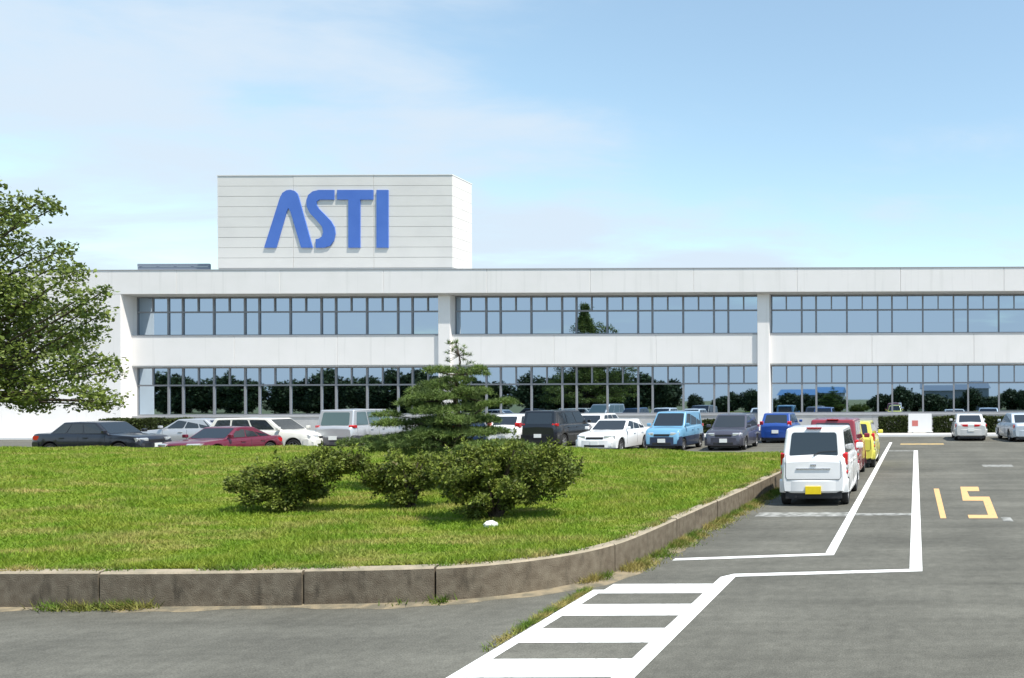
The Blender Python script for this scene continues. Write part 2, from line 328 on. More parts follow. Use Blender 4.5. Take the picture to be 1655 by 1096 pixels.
def sst(t): t = np.clip(t, 0, 1); return t * t * (3 - 2 * t)
YN_X, YN_Y = PTH[:, 0] - 0.0, PTH[:, 1]
inner = np.array([pth(q) + ptn(q) * 0.165 for q in np.linspace(SEG[0] + 0.1, SEG[-1] - 0.1, 700)])
def ynear(x):                                                       # near edge of the lawn for each x
    return np.interp(x, np.maximum.accumulate(inner[:, 0]), inner[:, 1])
def lawn_z(x, y):
    x = np.asarray(x, float); y = np.asarray(y, float)
    a = 0.05 + 0.30 * sst((-x - 3.9) / 10.0)
    up = sst((y - 8.9) / 14.0) * sst((-x - 3.4) / 1.6 + 0.1); dn = sst((y - 25.5) / 3.2)
    z = WZ - 0.015 + a * up
    z = z * (1 - dn) + 0.30 * dn
    return z + 0.02 * np.sin(x * 1.3 + y * 0.7) * np.sin(y * 0.9 - x * 0.4) * sst((y - ynear(x)) / 2) 
xs = np.r_[np.linspace(-46, -6, 60), np.linspace(-5.7, -3.9, 26), np.linspace(-3.85, -3.47, 20)]
rows = 46; V = []; Fq = []
for i, x in enumerate(xs):
    y0 = float(ynear(x)); 
    for j in range(rows + 1):
        y = y0 + (28.7 - y0) * (j / rows) ** 1.3; V.append((x, y, float(lawn_z(x, y))))
for i in range(len(xs) - 1):
    for j in range(rows):
        a = i * (rows + 1) + j; Fq.append((a, a + rows + 1, a + rows + 2, a + 1))
lawn = link('lawn', mesh('lawn', V, Fq, LAWN, smooth=True), kind='structure')
def blades(x, y, z, h, wd, lean=0.5):
    n = len(x); p = np.stack([x, y, z], 1); an = RNG.uniform(0, 2 * math.pi, n); s = np.stack([np.cos(an), np.sin(an), np.zeros(n)], 1) * (wd * RNG.uniform(0.6, 1.3, n))[:, None]
    t = np.stack([RNG.normal(0, lean, n), RNG.normal(0, lean, n), np.ones(n)], 1) * (h * RNG.uniform(0.5, 1.3, n))[:, None]
    return np.stack([p - s, p + s, p + t], 1)
nb = 420000
# denser near the camera, where blades show
yy = 8.9 + (28.4 - 8.9) * RNG.uniform(0, 1, nb) ** 1.55; xx = RNG.uniform(-1, 0, nb) * (1.17 * yy + 1.5) ; ok = (xx < -3.5)
xx, yy = xx[ok], yy[ok]; ok = yy > ynear(xx) + 0.02; xx, yy = xx[ok], yy[ok]
hs = 0.045 + 0.02 * np.sin(xx * 2.1 + 1.3 * np.sin(yy * 1.7)) + 0.0012 * yy
grass = link('grass', fast_quads('grass', blades(xx, yy, lawn_z(xx, yy) - 0.004, hs, 0.006 + 0.0004 * yy, 0.6), GRASS, 3), kind='stuff')
tag(grass, 'short mown green grass with straw patches covering the raised lawn', 'grass')
# ragged overhang of grass on the wall top and weeds in the gutter at the wall foot
q = RNG.uniform(SEG[-1] - 26, SEG[-1] - 8, 9000); dens_ = np.sin(q * 2.3) + np.sin(q * 5.1 + 1) + RNG.normal(0, 0.8, len(q)); q = q[dens_ > 0.4]
P = np.array([pth(v) for v in q]); Nn = np.array([ptn(v) for v in q]); P = P + Nn * RNG.uniform(0.05, 0.2, len(q))[:, None]
fr = blades(P[:, 0], P[:, 1], np.full(len(q), WZ - 0.005), 0.055, 0.007, 0.8)
sF = np.interp(10.3, PTH[60:, 1], SEG[60:])
q1 = RNG.uniform(sF + 0.2, sF + 9.5, 16000); off1 = -np.abs(RNG.normal(0.0, 0.13, len(q1)))
q2 = np.r_[RNG.normal(np.interp(-9.0, PTH[:, 0], SEG), 0.35, 700), RNG.normal(np.interp(-8.5, PTH[:, 0], SEG), 0.2, 400), RNG.normal(np.interp(-5.7, PTH[:, 0], SEG), 0.1, 150), RNG.normal(np.interp(-5.3, PTH[:, 0], SEG), 0.06, 100), RNG.normal(sF - 0.3, 0.15, 700)]
off2 = -np.abs(RNG.normal(0.0, 0.05, len(q2))); qq = np.r_[q1, q2]; of = np.r_[off1, off2] - 0.01
k = (np.sin(qq * 3.1) + np.sin(qq * 7.7 + 2) + RNG.normal(0, 1.2, len(qq)) > -0.2); qq, of = qq[k], of[k]
P = np.array([pth(v) for v in qq]); Nn = np.array([ptn(v) for v in qq]); P = P + Nn * of[:, None]
fw = blades(P[:, 0], P[:, 1], np.zeros(len(qq)), 0.11 * np.exp(of * 4) + 0.02, 0.007, 0.7)
n3 = 2600; y3 = RNG.uniform(7.2, 9.6, n3); x3 = -3.86 - np.abs(RNG.normal(0, 0.05, n3)); k = RNG.uniform(0, 1, n3) < sst((y3 - 7.0) / 1.6); x3, y3 = x3[k], y3[k]
fw2 = blades(x3, y3, np.full(len(x3), 0.0), 0.05, 0.006, 0.9)
weeds = link('weeds', fast_quads('weeds', np.concatenate([fr, fw, fw2]), WEED, 3), kind='stuff')
tag(weeds, 'green and straw coloured weeds growing along the foot of the low wall', 'weeds')
# sandy dirt washed into the gutter: a low lip of silt along the foot of the wall
vs = []; fs = []; qs = np.linspace(np.interp(-24, PTH[:, 0], SEG), sF + 8.5, 420)
for i, v in enumerate(qs):
    p = pth(v); nn = ptn(v); wd = 0.10 + 0.05 * math.sin(v * 2.7) + 0.03 * math.sin(v * 9.1) + (0.16 * math.exp(-((v - sF) / 1.4) ** 2)) + 0.12 * float(sst((v - sF) / 2.0))
    for k, (o_, z) in enumerate(((0.02, 0.028), (-wd * 0.5, 0.014), (-wd, 0.0015))): vs.append((p[0] + nn[0] * o_, p[1] + nn[1] * o_, z))
    if i: fs += [((i - 1) * 3 + k, i * 3 + k, i * 3 + k + 1, (i - 1) * 3 + k + 1) for k in range(2)]
SILT = mat('silt', (0.26, 0.21, 0.135), 0.95, col2=(0.135, 0.12, 0.085), nscale=6, lo=0.38, hi=0.62, bump=0.5)
silt = link('silt', fixnormals(mesh('silt', vs, fs, SILT, smooth=True)), kind='structure')

# ------------------------------------------------------------------ the building
YP, YB, YC, YW = 50.6, 51.3, 51.1, 51.72          # parapet, spandrel band, column and glass planes
bld = empty('office_building', (-20, 58, 0)); tag(bld, 'long white two storey office building with bands of reflecting windows', 'building')
def part(name, x0, x1, y0, y1, z0, z1, mt, parent=bld, bevel=0.0):
    p = parent; off = Vector((0, 0, 0)); q = p
    while q is not None: off += Vector(q.location); q = q.parent
    return boxobj(name, x0 - off.x, x1 - off.x, y0 - off.y, y1 - off.y, z0 - off.z, z1 - off.z, mt, parent, bevel=bevel)
COLX = [-50.35, -29.95, -9.67, 10.61, 30.9]; CW = 0.38
XL, XR = -66.0, 31.6
part('core', XL + 0.3, XR - 0.3, 52.0, 76, 0.0, 10.0, BASEG)
part('roof', XL + 0.25, XR - 0.25, 51.9, 76.2, 10.0, 10.12, ROOFM)
nx = 15; edges = list(np.linspace(XL, XR, nx + 1))
for i in range(nx): part('parapet_panel', edges[i] + 0.006, edges[i + 1] - 0.006, YP, 51.9, 8.93, 10.42, WALL, bevel=0.02)
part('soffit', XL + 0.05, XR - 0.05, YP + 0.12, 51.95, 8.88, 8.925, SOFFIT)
part('parapet_cap', XL - 0.02, XR + 0.02, YP - 0.03, 51.92, 10.42, 10.47, SILL)
# end wall block at the left
for x0, x1 in ((XL, -58.2), (-58.19, -50.0)): part('wall', x0, x1, YP + 0.005, 51.99, 0.1, 8.925, WALL, bevel=0.015)
part('wall', XL, XL + 0.28, 52.0, 76, 0.0, 9.98, WALL); part('wall', XR - 0.28, XR, 52.0, 76, 0.0, 9.98, WALL)
for cx in COLX[1:]: part('column', cx - CW, cx + CW, YC, 51.98, 0.0, 8.878, WALL, bevel=0.02)
def window(bx0, bx1, zb, zt, ztr):
    wroot = empty('window', (bx0 + 20, YW - 58, zb)); wroot.parent = bld
    ox, oy, oz = wroot.location.x + bld.location.x, wroot.location.y + bld.location.y, zb
    WN = 'WNWWNWWNWWNW'; unit_ = (bx1 - bx0) / (8 * 2.06 + 4 * 0.96); xsM = [bx0]
    for ch in WN: xsM.append(xsM[-1] + unit_ * (2.06 if ch == 'W' else 0.96))
    fb = MB(); t = 0.05
    def fbox(x0, x1, z0, z1, y0=-0.06, y1=0.02): fb.box(x0 - ox, x1 - ox, YW + y0 - oy, YW + y1 - oy, z0 - oz, z1 - oz)
    fbox(bx0, bx1, zb, zb + 0.07); fbox(bx0, bx1, zt - 0.07, zt); fbox(bx0, bx1, ztr - t, ztr + t, -0.058)
    cells = []
    for i, x in enumerate(xsM):
        hw = 0.055
        fbox(max(x - hw, bx0), min(x + hw, bx1), zb + 0.071, ztr - t - 0.001); fbox(max(x - hw, bx0), min(x + hw, bx1), ztr + t + 0.001, zt - 0.071)
        if i < len(xsM) - 1:
            x1 = xsM[i + 1]; cells.append((x, x1, zb + 0.07, ztr - t))
            if WN[i] == 'W':
                mdl = (x + x1) / 2; fbox(mdl - 0.04, mdl + 0.04, ztr + t + 0.001, zt - 0.071); cells += [(x, mdl, ztr + t, zt - 0.07), (mdl, x1, ztr + t, zt - 0.07)]
            else: cells.append((x, x1, ztr + t, zt - 0.07))
    link('window_frame', fb.me('window_frame', FRAME), wroot)
    for (x0, x1, z0, z1) in cells:
        hw, hh = (x1 - x0) / 2 - 0.02, (z1 - z0) / 2; me = pane_mesh(round(hw, 3), round(hh, 3))
        o = link('pane', me, wroot, ((x0 + x1) / 2 - ox, YW - oy, (z0 + z1) / 2 - oz))
        o.rotation_euler = (random.gauss(0, 0.0016), 0, random.gauss(0, 0.0016))
PM = {}
def pane_mesh(hw, hh):
    if (hw, hh) not in PM: PM[(hw, hh)] = MB().box(-hw, hw, -0.004, 0.008, -hh, hh).me('pane', GLASS)
    return PM[(hw, hh)]
bays = [(-50.0, COLX[1] - CW)] + [(COLX[i] + CW, COLX[i + 1] - CW) for i in range(1, 4)]
for (x0, x1) in bays:
    third = (x1 - x0) / 3
    for k in range(3):
        g0 = 0.006 if k else 0.002; g1 = 0.006 if k < 2 else 0.002
        part('spandrel_panel', x0 + third * k + g0, x0 + third * (k + 1) - g1, YB, 51.985, 4.45, 6.30, WALL, bevel=0.015)
        part('base_wall', x0 + third * k + g0, x0 + third * (k + 1) - g1, YB + 0.05, 51.985, 0.0, 1.16, BASEG)
    part('window_sill', x0 + 0.004, x1 - 0.004, YB - 0.02, YW - 0.064, 6.302, 6.38, SILL); part('window_sill', x0 + 0.004, x1 - 0.004, YB - 0.0, YW - 0.064, 1.162, 1.27, SILL)
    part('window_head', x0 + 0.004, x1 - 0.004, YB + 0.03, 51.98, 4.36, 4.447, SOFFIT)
    window(x0 + 0.003, x1 - 0.003, 6.385, 8.875, 7.90); window(x0 + 0.003, x1 - 0.003, 1.275, 4.355, 3.20)

# rooftop sign block, clad in panels, with the letters
YS = 52.4; SX0, SX1 = at(351, 283, YS).x, at(731, 283, YS).x; SZ1 = at(735, 283, YS).z; SZ0 = 10.12; SD = 2.3
pent = empty('penthouse', ((SX0 + SX1) / 2 + 20, YS - 58, SZ0)); pent.parent = bld
part('backing', SX0 + 0.03, SX1 - 0.03, YS + 0.04, YS + SD, SZ0, SZ1 - 0.03, JOINT, pent)
part('coping', SX0 - 0.02, SX1 + 0.02, YS - 0.03, YS + SD + 0.02, SZ1 - 0.005, SZ1 + 0.05, SIGNW, pent)
cols = [SX0, at(474, 350, YS).x, at(604, 350, YS).x, SX1]; rws = np.linspace(SZ1 - 0.005 - 9 * 0.668, SZ1 - 0.005, 10)
for r_ in range(9):
    z0, z1 = rws[r_] + 0.012, rws[r_ + 1] - 0.012
    for c_ in range(3): part('panel', cols[c_] + 0.014, cols[c_ + 1] - 0.014, YS + random.uniform(-0.004, 0.004), YS + 0.05, z0, z1, PANEL, pent)
    for c_ in range(2):
        y0, y1 = YS + 0.055 + c_ * (SD - 0.06) / 2, YS + 0.045 + (c_ + 1) * (SD - 0.06) / 2
        part('panel', SX1 - 0.035, SX1 + random.uniform(-0.003, 0.003), y0, y1, z0, z1, PANEL, pent); part('panel', SX0 - 0.0, SX0 + 0.035, y0, y1, z0, z1, PANEL, pent)
def stroke_poly(pts): return [at(x, y, YS - 0.085) for x, y in pts]
def zp(pts): return [(320 + x * 0.29, 260 + y * 0.29) for x, y in pts]      # traced in an enlarged view of the photo
def letter(polys):
    mb = MB(); off = Vector(bld.location) + Vector(pent.location)
    for pl in polys:
        P3 = [p - off for p in stroke_poly(zp(pl))]; n = len(P3)
        a = sum(P3[i].x * P3[(i + 1) % n].z - P3[(i + 1) % n].x * P3[i].z for i in range(n))
        if a < 0: P3 = P3[::-1]
        fr_ = [(p.x, p.y, p.z) for p in P3]; bk = [(p.x, p.y + 0.075, p.z) for p in P3]
        mb.add(fr_ + bk, [tuple(range(n)), tuple(range(2 * n - 1, n - 1, -1))] + [(i, n + i, n + (i + 1) % n, (i + 1) % n) for i in range(n)])
    return link('letter', mb.me('letter', BLUE, fix=True), pent)
letter([[(368, 484), (456, 205), (470, 178), (492, 164), (514, 161), (536, 167), (552, 182), (560, 205), (637, 484), (574, 484), (514, 282), (502, 262), (490, 290), (434, 484)]])
S_o = [(757, 162), (672, 162), (638, 170), (614, 190), (603, 220), (605, 254), (622, 290), (660, 330), (690, 366), (697, 398), (690, 422), (672, 434), (655, 436), (655, 484), (700, 484), (733, 474), (755, 446), (764, 405), (759, 370), (740, 336), (702, 296), (672, 266), (658, 244), (660, 226), (676, 216), (757, 216)]
letter([S_o]); letter([[(774, 162), (974, 162), (974, 216), (902, 216), (902, 484), (837, 484), (837, 216), (774, 216)]]); letter([[(994, 162), (1059, 162), (1059, 484), (994, 484)]])
# louvred screen on the roof, on short posts
LX0, LX1 = at(222, 430, 54.2).x, at(338, 430, 54.2).x; scr = empty('roof_screen', ((LX0 + LX1) / 2 + 20, -3.8, 10.12)); scr.parent = bld
for k in range(5): part('slat', LX0, LX1, 54.2 + 0.02 * (k % 2), 54.26 + 0.02 * (k % 2), 10.44 + k * 0.205, 10.63 + k * 0.205, LOUV, scr)
for k in range(5): x = LX0 + 0.05 + (LX1 - LX0 - 0.2) * k / 4; part('post', x, x + 0.1, 54.3, 54.4, 10.12, 11.44, LOUV, scr)

# ------------------------------------------------------------------ hedges, sign board
def hedge(px0, px1, Y, ztop, label, zb=0.12, dep=0.8, grp='clipped hedges before the building'):
    x0, x1 = at(px0, 690, Y).x, at(px1, 690, Y).x; o = empty('hedge', ((x0 + x1) / 2, Y, zb)); tag(o, label, 'hedge', grp)
    h = ztop - zb; n = int(6500 * (x1 - x0) * 0.8); p = RNG.uniform(-1, 1, (n, 3)); ax = RNG.integers(0, 3, n); p[np.arange(n), ax] = np.sign(p[np.arange(n), ax]) * RNG.uniform(0.55, 1.02, n)
    p[:, 0] *= (x1 - x0) / 2; p[:, 1] *= dep / 2; p[:, 2] = np.abs((p[:, 2] + 1) / 2 * h) ; p[:, 2] += 0.03 * np.sin(p[:, 0] * 3)
    link('foliage', fast_quads('foliage', leaf_faces(p, 0.10, 0.0, 0.75), HEDGE), o)
    mb = MB()
    for k in range(max(2, int((x1 - x0) / 0.5))):
        sx = (-(x1 - x0) / 2 + 0.25 + 0.5 * k); 
        if sx < (x1 - x0) / 2: mb.tube([(sx, 0, -0.02), (sx + 0.05, 0.03, h * 0.45), (sx - 0.08, -0.03, h * 0.85)], [0.025, 0.018, 0.008], 6)
    link('stem', mb.me('stem', BARK), o)
hedge(1421, 1466, 49.0, 1.08, 'dark clipped hedge just left of the white board with red mark')
hedge(1509, 1546, 49.0, 1.08, 'dark clipped hedge between the white board and the silver sedan')
hedge(1588, 1660, 49.0, 1.08, 'dark clipped hedge at the right edge behind the two parked sedans')
hedge(170, 306, 49.0, 1.12, 'dark clipped hedge behind the black sedan near the white end wall')
hedge(1060, 1218, 49.2, 0.9, 'low clipped hedge behind the light blue hatchback and the grey car')
sb = empty('sign_board', at(1487, 700, 48.4)); sb.location.z = 0.12; tag(sb, 'white board with a small red mark standing in the hedge gap', 'sign')
for x in (-0.5, 0.42): boxobj('post', x, x + 0.08, 0.05, 0.12, 0, 1.1, SILL, sb)
boxobj('board', -0.70, 0.70, 0.0, 0.046, 0.06, 1.16, SIGNW, sb, bevel=0.01)
boxobj('mark', -0.48, -0.12, -0.008, -0.001, 0.42, 0.76, SIGNR, sb)

# ------------------------------------------------------------------ vegetation
def lobes_bush(name, label, Y, base, lobes, nleaf, size, mt, stems=7, grp=None):
    b = at(base[0], base[1], Y); gz = float(lawn_z(b.x, Y)); o = empty(name, (b.x, Y, gz)); tag(o, label, 'shrub', grp)
    sc = Y / F; tot = sum(l[2] * l[3] for l in lobes); ps = []; cs = []
    for (px, py, rx, ry) in lobes:
        c = at(px, py, Y); c = np.array((c.x - b.x, 0.0, c.z - gz)); r = np.array((rx * sc, max(rx, ry) * sc * 0.82, ry * sc)); cs.append((c, r))
        n = int(nleaf * rx * ry / tot); nc = max(7, int(rx * ry / 75)); c = c + np.array((0, random.uniform(-0.12, 0.12), 0))
        for q_ in range(nc):
            v = ball(1, 0.45)[0]; cc = c + v * r * RNG.uniform(0.75, 1.08); rc = np.array((1, 1, 0.75)) * RNG.uniform(0.09, 0.20); u = ball(int(n / nc * 0.92), 0.2); ps.append(np.c_[cc + u * rc, u + v * 0.6])
            if q_ % 2 == 0:                                           # a stray shoot standing out of the clump
                d_ = v + np.array((0, 0, 0.5)); d_ /= np.linalg.norm(d_); t_ = RNG.uniform(0, 1, (26, 1)); ps.append(np.c_[cc + d_ * (0.10 + 0.17 * t_) + RNG.normal(0, 0.014, (26, 3)), np.repeat(d_[None], 26, 0)])
    A = np.concatenate(ps); A = A[A[:, 2] > 0.03]
    link('foliage', fast_quads('foliage', leaf_faces(A[:, :3], size, 0.2, 0.5, A[:, 3:]), mt), o)
    mb = MB()
    for k in range(stems):
        c, r = cs[k % len(cs)]; t = c + r * np.array((random.uniform(-.5, .5), random.uniform(-.5, .5), random.uniform(0, .6)))
        mb.tube([(random.uniform(-.05, .05), random.uniform(-.05, .05), -0.03), (t[0] * 0.35, t[1] * 0.35, t[2] * 0.4), tuple(t)], [0.035, 0.022, 0.008], 6)
    link('stem', mb.me('stem', BARK), o); return o
lobes_bush('shrub', 'widest rounded shrub, right of the pine, with reddish brown tinge', 12.6, (800, 832),
           [(815, 772, 112, 48), (840, 742, 78, 28), (905, 768, 42, 28), (750, 765, 50, 34), (802, 800, 68, 28), (790, 818, 36, 16)], 36000, 0.055, SHRUB, 22, 'shrubs on the lawn')
lobes_bush('shrub', 'lopsided shrub standing farthest left on the lawn', 13.3, (452, 822),
           [(445, 780, 55, 28), (488, 762, 55, 26), (535, 750, 46, 22), (455, 803, 48, 20), (408, 776, 26, 16), (500, 795, 26, 16), (565, 752, 20, 14)], 24000, 0.056, SHRUB, 18, 'shrubs on the lawn')
lobes_bush('shrub', 'small shrub in the middle, below the pine and between two larger shrubs', 13.6, (662, 812),
           [(648, 762, 50, 27), (630, 775, 32, 20), (668, 783, 34, 22), (690, 758, 36, 22), (660, 800, 18, 12)], 15000, 0.056, SHRUB, 14, 'shrubs on the lawn')
# garden pine with flat tiers
YPN = 15.8; pb = at(738, 745, YPN); pz = float(lawn_z(pb.x, YPN)); pine = empty('pine_tree', (pb.x, YPN, pz)); tag(pine, 'small garden pine with flat tiered needle pads on the lawn', 'pine tree')
def ploc(px, py, dy=0.0): q_ = at(px, py, YPN); return Vector((q_.x - pb.x, dy, q_.z - pz))
pads = [(738, 600, 46, 9), (776, 595, 13, 6), (720, 622, 44, 12), (680, 630, 22, 9), (716, 640, 60, 12), (765, 634, 34, 8), (672, 650, 36, 11), (722, 658, 58, 13), (817, 648, 22, 8), (792, 652, 18, 8),
        (627, 669, 24, 8), (660, 682, 46, 11), (738, 676, 58, 14), (785, 678, 26, 9), (735, 696, 66, 11), (592, 714, 32, 10), (622, 724, 40, 10), (700, 712, 62, 12), (800, 717, 62, 11), (660, 704, 40, 10), (850, 722, 24, 7), (745, 728, 50, 10), (736, 613, 34, 7), (700, 690, 48, 9), (776, 694, 42, 8), (700, 730, 50, 10)]
trunk = [(738, 760), (736, 720), (742, 680), (735, 640), (740, 606), (744, 585), (737, 552)]
mb = MB(); tp = [ploc(*t) for t in trunk]; tp[0].z = -0.05; mb.tube(tp, [0.085, 0.075, 0.06, 0.042, 0.026, 0.014, 0.005], 9)
tz = [p.z for p in tp]; NP = []
def needles(c, r, ntuft):
    v = ball(ntuft); v[:, 2] = np.abs(v[:, 2]) * 1.6 - 0.8; c_ = c + v * r; nn = 13
    d = RNG.normal(size=(ntuft, nn, 3)); d[:, :, 2] += 0.9; d += v[:, None, :] * 0.8; d /= np.linalg.norm(d, axis=2, keepdims=True)
    L = 0.075 * RNG.uniform(0.7, 1.3, (ntuft, nn, 1)); p0 = np.repeat(c_[:, None, :], nn, 1); sd_ = np.cross(d, RNG.normal(size=(ntuft, nn, 3))); sd_ /= np.linalg.norm(sd_, axis=2, keepdims=True) + 1e-9
    return np.stack([p0 - sd_ * 0.0055, p0 + sd_ * 0.0055, p0 + d * L], 2).reshape(-1, 3, 3)
scp = YPN / F
for (px, py, rx, ry) in pads:
    for rep in range(3):
        if rep and rx < 30: continue
        dy = (0, -1, 1)[rep] * rx * scp * 0.8 + random.uniform(-0.08, 0.08); fx = (1, 0.6, 0.6)[rep]
        c = ploc(px + (0 if rep == 0 else random.uniform(-14, 14)), py + (0 if rep == 0 else random.uniform(-5, 5)), dy)
        r = np.array((rx * scp * fx, rx * scp * 0.7 * fx, ry * scp * 0.58)); NP.append(needles(np.array(c), r, int((30 + rx * ry * 0.24 * fx) * (1.0 if py < 640 else 1.35))))
        zt_ = c.z - 0.10; i = min(range(len(tz)), key=lambda j: abs(tz[j] - zt_)); s_ = tp[i]
        mb.tube([s_, s_.lerp(c, 0.5) + Vector((0, 0, -0.05)), c + Vector((0, 0, -0.02))], [0.022, 0.014, 0.005], 5)
for k in range(26):
    c = tp[5].lerp(tp[6], random.random()) + Vector((random.gauss(0, 0.10), random.gauss(0, 0.10), random.gauss(-0.02, 0.06))); NP.append(needles(np.array(c), np.array((0.03, 0.03, 0.03)), 2))
    mb.tube([tp[5].lerp(tp[6], 0.3), c], [0.006, 0.003], 4)
link('trunk', mb.me('trunk', BARK, smooth=True), pine); link('crown', fast_quads('crown', np.concatenate(NP), NEEDLE, 3), pine)
# broadleaf tree at the left edge
YT = 26.5; tb = at(-70, 700, YT); tzg = float(lawn_z(tb.x, YT)); tree = empty('broadleaf_tree', (tb.x, YT, tzg)); tag(tree, 'tall leafy tree reaching in from the left edge of the lawn', 'tree')
def tloc(px, py, dy=0.0): q_ = at(px, py, YT); return Vector((q_.x - tb.x, dy, q_.z - tzg))
cl = [(45, 322, 26, 16), (70, 335, 16, 10), (15, 330, 24, 26), (62, 360, 26, 10), (88, 398, 17, 12), (40, 400, 40, 22), (10, 380, 30, 30), (75, 430, 42, 18), (125, 440, 26, 14), (20, 450, 50, 30), (110, 465, 40, 18),
      (182, 472, 17, 10), (158, 482, 26, 14), (60, 490, 46, 24), (130, 500, 34, 18), (10, 520, 50, 28), (90, 540, 50, 24), (135, 535, 28, 16), (40, 570, 56, 26), (155, 512, 20, 10), (120, 580, 40, 18), (165, 600, 22, 16), (90, 605, 46, 20), (148, 633, 26, 9),
      (30, 615, 46, 22), (150, 582, 22, 12), (60, 640, 30, 10), (5, 645, 30, 14), (105, 628, 30, 10), (-5, 300, 18, 16)]
CLS = [(tloc(a, b, random.uniform(-0.5, 0.5)), c, d) for a, b, c, d in cl]
for k in range(210):                                              # rest of the crown, round the trunk: broad below, tapering to the tip
    t_ = random.random() ** 1.25; py = 655 - t_ * 440; an_ = random.uniform(0, 2 * math.pi); rr_ = max(6, 225 * (1 - t_) ** 0.75 - 34) * math.sqrt(random.uniform(0.08, 1)); px = -70 + rr_ * math.cos(an_); dy = rr_ * math.sin(an_) * YT / F
    if abs(dy) < 1.6 and px > 40: continue
    CLS.append((tloc(px, py, dy), random.uniform(26, 40) * (1 - 0.45 * t_), random.uniform(14, 21)))
sct = YT / F; LP = []; mb = MB()
trk = [Vector((0, 0, -0.08)), Vector((0.08, 0.02, 2.0)), Vector((-0.05, 0.05, 4.0)), Vector((0.08, 0, 6.0)), Vector((0.0, 0.04, 8.0)), Vector((0.05, 0, 10.2))]
mb.tube(trk, [0.30, 0.25, 0.20, 0.14, 0.08, 0.02], 10)
for (c, rx, ry) in CLS:
    r = np.array((rx * sct, rx * sct * 0.85, ry * sct)); n = int(50 + rx * ry * 0.34); v = ball(n); LP.append(np.array(c) + v * r * (1 + 0.12 * RNG.normal(size=(n, 1))))
    zt_ = max(2.0, min(10.0, c.z - (c.to_2d().length) * 0.5)); i = min(int(zt_ / 2.0), 4); fr_ = min(1, max(0, (zt_ - trk[i].z) / (trk[i + 1].z - trk[i].z))); s_ = trk[i].lerp(trk[i + 1], fr_)
    md = s_.lerp(c, 0.55) + Vector((random.uniform(-.1, .1), random.uniform(-.1, .1), -0.12)); mb.tube([s_, md, c, c + (c - md) * 0.06], [0.06, 0.035, 0.016, 0.005], 5)
link('trunk', mb.me('trunk', BARK, smooth=True), tree); link('crown', fast_quads('crown', leaf_faces(np.concatenate(LP), 0.135, 0.45, 0.6), LEAF), tree)
# small white stone in front of the widest shrub
bm = bmesh.new(); bmesh.ops.create_icosphere(bm, subdivisions=2, radius=1)
for v in bm.verts: v.co = Vector((v.co.x * 0.10, v.co.y * 0.07, v.co.z * 0.055)) * (1 + 0.22 * math.sin(v.co.x * 5 + 1) * math.sin(v.co.y * 4) + 0.12 * math.sin(v.co.z * 7))
me = bpy.data.meshes.new('stone'); bm.to_mesh(me); bm.free(); me.materials.append(STONE); p = gr(793, 839, 0.52); st = link('stone', me, None, (p.x, p.y, float(lawn_z(p.x, p.y)) + 0.045))
st.rotation_euler = (0, 0, 0.3); tag(st, 'small white stone on the grass in front of the widest shrub', 'stone')

# ------------------------------------------------------------------ cars
def lerp_prof(P, x):
    return float(np.interp(x, [p[0] for p in P], [p[1] for p in P]))
WHEELS = {}
def wheel_meshes(r, wd):
    k = (r, wd)
    if k not in WHEELS:
        t = MB().lathe([(r * 0.64, -wd * 0.42), (r * 0.82, -wd * 0.5), (r * 0.95, -wd * 0.47), (r, -wd * 0.3), (r, wd * 0.3), (r * 0.95, wd * 0.47), (r * 0.82, wd * 0.5), (r * 0.64, wd * 0.42)], n=28)
        rm = MB().lathe([(r * 0.645, -wd * 0.3), (r * 0.645, wd * 0.40), (r * 0.57, wd * 0.38), (r * 0.55, -wd * 0.2)], n=28)
        rm.lathe([(r * 0.01, wd * 0.26), (r * 0.17, wd * 0.30), (r * 0.19, wd * 0.1), (r * 0.01, wd * 0.1)], n=16)
        for j in range(5):
            a = 2 * math.pi * j / 5; c, s_ = math.cos(a), math.sin(a); p = lambda u, v, y: (u * c - v * s_, y, u * s_ + v * c)
            h = r * 0.075; vs_ = [p(r * .14, -h, wd * .12), p(r * .6, -h * 1.3, wd * .22), p(r * .6, h * 1.3, wd * .22), p(r * .14, h, wd * .12), p(r * .14, -h, wd * .27), p(r * .6, -h * 1.3, wd * .34), p(r * .6, h * 1.3, wd * .34), p(r * .14, h, wd * .27)]
            rm.add(vs_, BOXF)
        WHEELS[k] = (t.me('wheel', RUBBER, sharp=R(40), fix=True), rm.me('rim', RIM, sharp=R(40), fix=True))
    return WHEELS[k]
def glass_quad(c, inset_u, inset_v, off=0.006, th=0.012, u0=0.0, u1=1.0):
    """a pane laid on the planar quad c = [bottom a, bottom b, top b, top a], slightly proud, with rounded corners"""
    A, B, T, S = [Vector(q_) for q_ in c]; nrm = (B - A).cross(S - A).normalized()
    def P(u, v): return (A.lerp(B, u)).lerp(S.lerp(T, u), v)
    ua, ub, va, vb = u0 + inset_u[0], u1 - inset_u[1], inset_v[0], 1 - inset_v[1]; ring = []
    wu = (B - A).length; hv = (S - A).length; ru = min(0.06 / wu, (ub - ua) * .3); rv = min(0.06 / hv, (vb - va) * .3)
    for (cu, cv, a0) in ((ub - ru, vb - rv, 0), (ua + ru, vb - rv, 90), (ua + ru, va + rv, 180), (ub - ru, va + rv, 270)):
        for k_ in range(4): a = R(a0 + 30 * k_); ring.append(P(cu + ru * math.cos(a), cv + rv * math.sin(a)))
    n = len(ring); mb_ = MB(); mb_.add([q_ + nrm * off for q_ in ring] + [q_ - nrm * th for q_ in ring], [tuple(range(n))] + [(i, n + i, n + (i + 1) % n, (i + 1) % n) for i in range(n)]); return mb_
